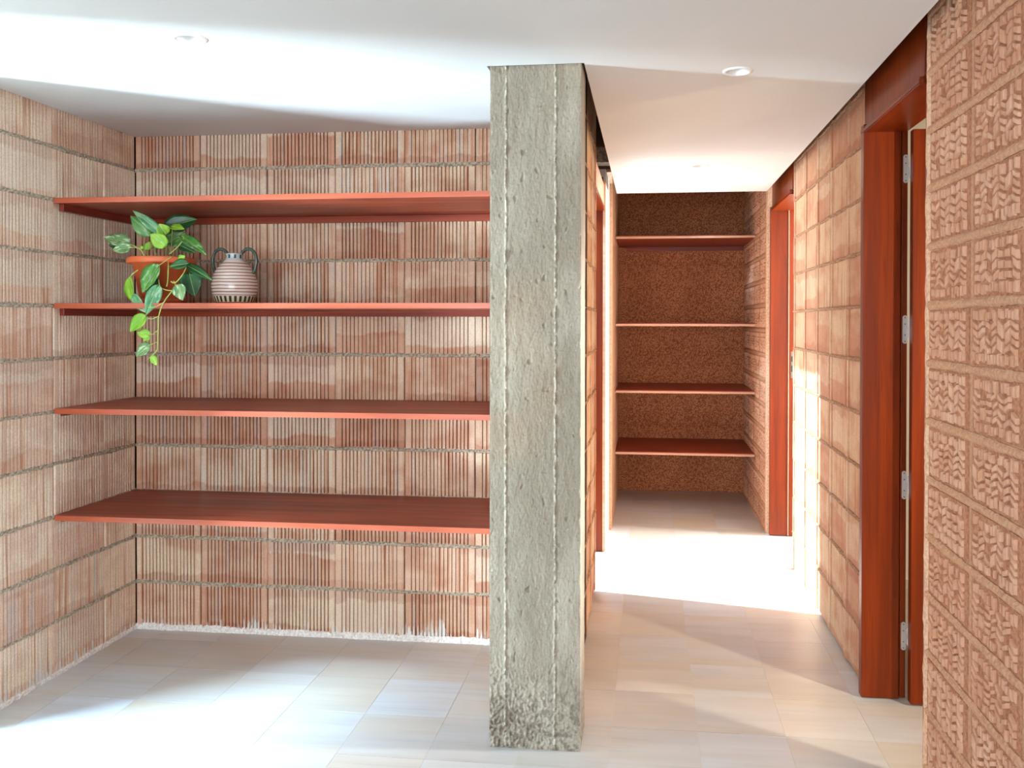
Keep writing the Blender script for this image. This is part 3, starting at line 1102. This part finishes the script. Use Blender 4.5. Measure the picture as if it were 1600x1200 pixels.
# ------------------------------------------------------------------ potted pothos
SHZ = 1.4475
PY = 3.275
pc = at(253, 474, PY)
plant = empty('potted_plant', (pc.x, PY, SHZ), 'trailing pothos with variegated leaves in a terracotta pot on the second shelf', 'plant')
PO = plant.location.copy()
m = MB()
m.lathe([(0.0005, 0.004), (0.084, 0.004), (0.088, 0.008), (0.091, 0.024), (0.094, 0.024), (0.092, 0.004), (0.086, 0.0), (0.0005, 0.0)], 48)
m.obj('saucer', M['terracotta_dark'], plant, smooth=True)
m = MB()
m.lathe([(0.0005, 0.006), (0.076, 0.006), (0.080, 0.010), (0.108, 0.158), (0.128, 0.161), (0.132, 0.166), (0.130, 0.182),
         (0.126, 0.187), (0.116, 0.187), (0.112, 0.180), (0.108, 0.160), (0.0005, 0.158)], 56)
m.obj('pot', M['terracotta'], plant, smooth=True)
m = MB()
m.lathe([(0.109, 0.158), (0.106, 0.168), (0.06, 0.176), (0.0005, 0.178)], 30)
m.obj('soil', M['soil'], plant, smooth=True)


def PZ(x, y, Y):
    """reading from the close-up of the plant -> world"""
    return at(150 + x / 4.615, 320 + y / 4.615, Y)


def leaf(base, tip, width, mat, face=(0, -1, 0.35), curl=0.12, fold=0.25, by=3.2, ty=3.2):
    b, t = PZ(*base, by), PZ(*tip, ty)
    w = width / 4.615 / F_PX * b.y
    ax = t - b
    L = ax.length
    ax.normalize()
    n = Vector(face)
    n = (n - ax * n.dot(ax)).normalized()
    sd = n.cross(ax).normalized()
    m = MB()
    NL, NW = 12, 6
    P = []
    for i in range(NL + 1):
        u = i / NL
        half = 0.5 * w * (1.62 * (math.sin(math.pi * u ** 0.72) ** 0.8) * (1 - 0.22 * u)) if 0 < u < 1 else 0.0008
        row = []
        for j in range(NW + 1):
            v = j / NW * 2 - 1
            zz = fold * abs(v) * half - curl * L * (u - 0.35) ** 2 * 1.2 + 0.03 * half * math.sin(u * 22) * abs(v)
            # heart-shaped shoulders
            back = -0.10 * L * abs(v) ** 1.5 * max(0, 0.28 - u) / 0.28
            row.append((u * L + back, v * half, zz))
        P.append(row)
    m.grid(P)
    me = m.mesh('leaf', mat, smooth=True, fixn=False)
    o = link('leaf', me, plant)
    R = Matrix((ax, sd, n)).transposed().to_4x4()
    o.matrix_world = Matrix.Translation(b) @ R
    o.matrix_parent_inverse = Matrix.Identity(4)
    o.matrix_basis = Matrix.Translation(b - PO) @ R
    s = o.modifiers.new('thick', 'SOLIDIFY')
    s.thickness = 0.0008
    return o


def stem(pts, r=0.0022, mat='stem', name='stem', r_end=None):
    W = [PZ(x, y, Y) - PO for x, y, Y in pts]
    # smooth the polyline
    out = []
    for i in range(len(W) - 1):
        p0, p1, p2, p3 = W[max(i - 1, 0)], W[i], W[i + 1], W[min(i + 2, len(W) - 1)]
        for k in range(6):
            t = k / 6
            out.append(0.5 * ((2 * p1) + (p2 - p0) * t + (2 * p0 - 5 * p1 + 4 * p2 - p3) * t * t + (3 * p1 - p0 - 3 * p2 + p3) * t ** 3))
    out.append(W[-1])
    m = MB()
    m.tube(out, r, 7, r_end)
    return m.obj(name, M[mat], plant, smooth=True)


LV = [  # base, tip, width, material, face, depth of base, depth of tip
    ((232, 285), (50, 238), 88, 'leaf_cream', (-0.2, -1, 0.9), 3.20, 3.18),
    ((242, 320), (116, 332), 74, 'leaf_cream', (0, -1, 0.5), 3.17, 3.15),
    ((190, 305), (84, 298), 42, 'leaf_dark', (0, -1, 0.3), 3.27, 3.27),
    ((388, 218), (240, 90), 84, 'leaf_mid', (-0.5, -1, 0.4), 3.22, 3.20),
    ((468, 210), (258, 46), 52, 'leaf_blue', (-0.5, -1, 0.8), 3.20, 3.17),
    ((500, 218), (452, 146), 72, 'leaf_bright', (0.2, -1, 0.3), 3.21, 3.19),
    ((498, 302), (388, 218), 78, 'leaf_bright', (-0.3, -1, 0.5), 3.18, 3.16),
    ((505, 170), (725, 108), 96, 'leaf_dark', (0.2, -1, 0.1), 3.34, 3.38),
    ((545, 165), (632, 180), 48, 'leaf_bright', (0.2, -1, 0.8), 3.22, 3.21),
    ((520, 285), (645, 208), 92, 'leaf_mid', (0.2, -1, 0.2), 3.29, 3.31),
    ((620, 236), (792, 358), 66, 'leaf_mid', (0.5, -1, 0.9), 3.22, 3.18),
    ((605, 300), (716, 352), 56, 'leaf_dark', (0.3, -1, 0.5), 3.28, 3.28),
    ((365, 335), (382, 272), 46, 'leaf_bright', (0, -1, 0.2), 3.24, 3.25),
    ((440, 455), (324, 642), 122, 'leaf_mid', (-0.3, -1, 0.25), 3.115, 3.10),
    ((448, 555), (350, 642), 74, 'leaf_dark', (-0.2, -1, 0.2), 3.135, 3.13),
    ((655, 432), (524, 452), 66, 'leaf_dark', (0.1, -1, 0.6), 3.11, 3.10),
    ((648, 440), (838, 546), 52, 'leaf_dark', (0.3, -1, 0.9), 3.14, 3.10),
    ((600, 412), (640, 378), 50, 'leaf_bright', (0.2, -1, 0.5), 3.125, 3.12),
    ((672, 505), (712, 668), 112, 'leaf_dark', (0.4, -1, 0.1), 3.20, 3.19),
    ((590, 590), (622, 696), 70, 'leaf_cream', (0.2, -1, 0.2), 3.095, 3.08),
    ((236, 545), (266, 718), 82, 'leaf_bright', (-0.5, -1, 0.1), 3.13, 3.10),
    ((446, 600), (360, 802), 72, 'leaf_blue', (0.5, -1, 0.2), 3.09, 3.05),
    ((268, 668), (356, 786), 56, 'leaf_blue', (-0.4, -1, 0.3), 3.10, 3.06),
    ((352, 815), (240, 922), 84, 'leaf_bright', (-0.2, -1, 0.2), 3.045, 3.035),
    ((385, 945), (292, 930), 50, 'leaf_bright', (0, -1, 0.3), 3.045, 3.04),
    ((374, 950), (346, 992), 48, 'leaf_bright', (0, -1, 0.1), 3.043, 3.04),
    ((384, 1022), (285, 1102), 68, 'leaf_cream', (-0.2, -1, 0.2), 3.045, 3.04),
    ((408, 1102), (438, 1168), 38, 'leaf_bright', (0.2, -1, 0.2), 3.045, 3.045),
]
for b, t, w, mt, fc, by, ty in LV:
    leaf(b, t, w, M[mt], fc, by=by, ty=ty)
# vines and stalks
stem([(520, 372, 3.25), (520, 470, 3.13), (516, 560, 3.13), (508, 600, 3.12)], 0.0024)
stem([(450, 545, 3.12), (462, 600, 3.11), (500, 622, 3.10), (548, 628, 3.09)], 0.0022)
stem([(560, 560, 3.11), (572, 590, 3.10), (540, 640, 3.08), (490, 710, 3.052), (455, 800, 3.048), (450, 900, 3.046), (446, 1000, 3.046),
      (436, 1062, 3.046), (368, 1127, 3.045)], 0.0027, r_end=0.0016, name='vine')
stem([(650, 455, 3.12), (625, 510, 3.11), (572, 570, 3.10), (540, 562, 3.105)], 0.0023)
stem([(575, 590, 3.10), (585, 598, 3.095), (592, 592, 3.095)], 0.0015)
stem([(302, 480, 3.15), (262, 510, 3.14), (232, 545, 3.13)], 0.0022)
stem([(488, 712, 3.052), (430, 745, 3.05), (375, 752, 3.052)], 0.0016)
stem([(455, 810, 3.048), (400, 832, 3.046), (350, 816, 3.045)], 0.0017)
stem([(447, 908, 3.046), (415, 940, 3.046), (378, 946, 3.045)], 0.0015)
stem([(446, 996, 3.046), (410, 1012, 3.046), (382, 1024, 3.045)], 0.0015)
stem([(420, 1082, 3.046), (412, 1096, 3.046), (408, 1104, 3.045)], 0.0012)
stem([(362, 412, 3.15), (340, 370, 3.155), (318, 330, 3.165), (230, 286, 3.20)], 0.0022)
stem([(322, 330, 3.165), (280, 318, 3.17), (240, 320, 3.17)], 0.0015)
stem([(435, 370, 3.24), (412, 290, 3.23), (386, 216, 3.22)], 0.0017, 'stem_dark')
stem([(505, 372, 3.26), (498, 310, 3.22), (498, 220, 3.21)], 0.0016, 'stem_dark')
stem([(530, 372, 3.26), (518, 320, 3.24), (466, 210, 3.20)], 0.0014, 'stem_dark')
stem([(525, 365, 3.20), (590, 310, 3.20), (632, 250, 3.21), (618, 236, 3.22)], 0.0022)
stem([(540, 365, 3.26), (545, 240, 3.24), (548, 180, 3.22), (560, 165, 3.22)], 0.0016)
stem([(572, 365, 3.28), (585, 320, 3.28), (608, 300, 3.28)], 0.0014, 'stem_dark')
stem([(510, 365, 3.30), (515, 290, 3.31), (508, 170, 3.34)], 0.0015, 'stem_dark')
stem([(372, 375, 3.20), (362, 350, 3.22), (366, 334, 3.24)], 0.0014)
stem([(440, 372, 3.22), (410, 330, 3.20), (392, 318, 3.18)], 0.0014)
stem([(650, 458, 3.12), (652, 440, 3.13), (660, 430, 3.12)], 0.0017)
stem([(600, 372, 3.18), (598, 395, 3.13), (600, 412, 3.125)], 0.0014)
stem([(545, 380, 3.15), (490, 420, 3.125), (440, 456, 3.115)], 0.0016)
bud = MB()
bud.lathe([(0.0003, -0.0075), (0.005, -0.006), (0.0076, 0.0), (0.005, 0.006), (0.0003, 0.0075)], 14)
bud.obj('bud', M['leaf_bright'], plant, smooth=True, loc=PZ(330, 318, 3.15) - PO)

# ------------------------------------------------------------------ striped jug
JY = 3.30
jb = at(366.5, 474, JY)
jug = empty('ceramic_jug', (jb.x, JY, SHZ), 'striped two-handled ceramic jug beside the potted plant', 'jug')
prof = [(0.0005, 0.0), (0.070, 0.0), (0.073, 0.004), (0.083, 0.030), (0.0895, 0.058), (0.0905, 0.080), (0.086, 0.105), (0.077, 0.130),
        (0.062, 0.153), (0.045, 0.170), (0.037, 0.178), (0.033, 0.184), (0.033, 0.196), (0.035, 0.203), (0.033, 0.206), (0.029, 0.203),
        (0.025, 0.190), (0.028, 0.176), (0.0005, 0.172)]
m = MB()
m.lathe(prof, 56)
body = m.obj('body', M['jug'], jug, smooth=True)
body.modifiers.new('smooth', 'SUBSURF').render_levels = 1
for s in (-1, 1):
    pts = []
    for x, z in ((0.026, 0.196), (0.034, 0.212), (0.050, 0.224), (0.066, 0.224), (0.082, 0.214), (0.091, 0.196), (0.094, 0.174),
                 (0.090, 0.150), (0.083, 0.132), (0.074, 0.122)):
        pts.append((s * x, 0.0, z))
    m = MB()
    m.tube(pts, 0.0068, 12)
    h = m.obj('handle', M['handle'], jug, smooth=True)
    h.modifiers.new('smooth', 'SUBSURF').render_levels = 1
    h['label'] = 'dark green glazed handle'
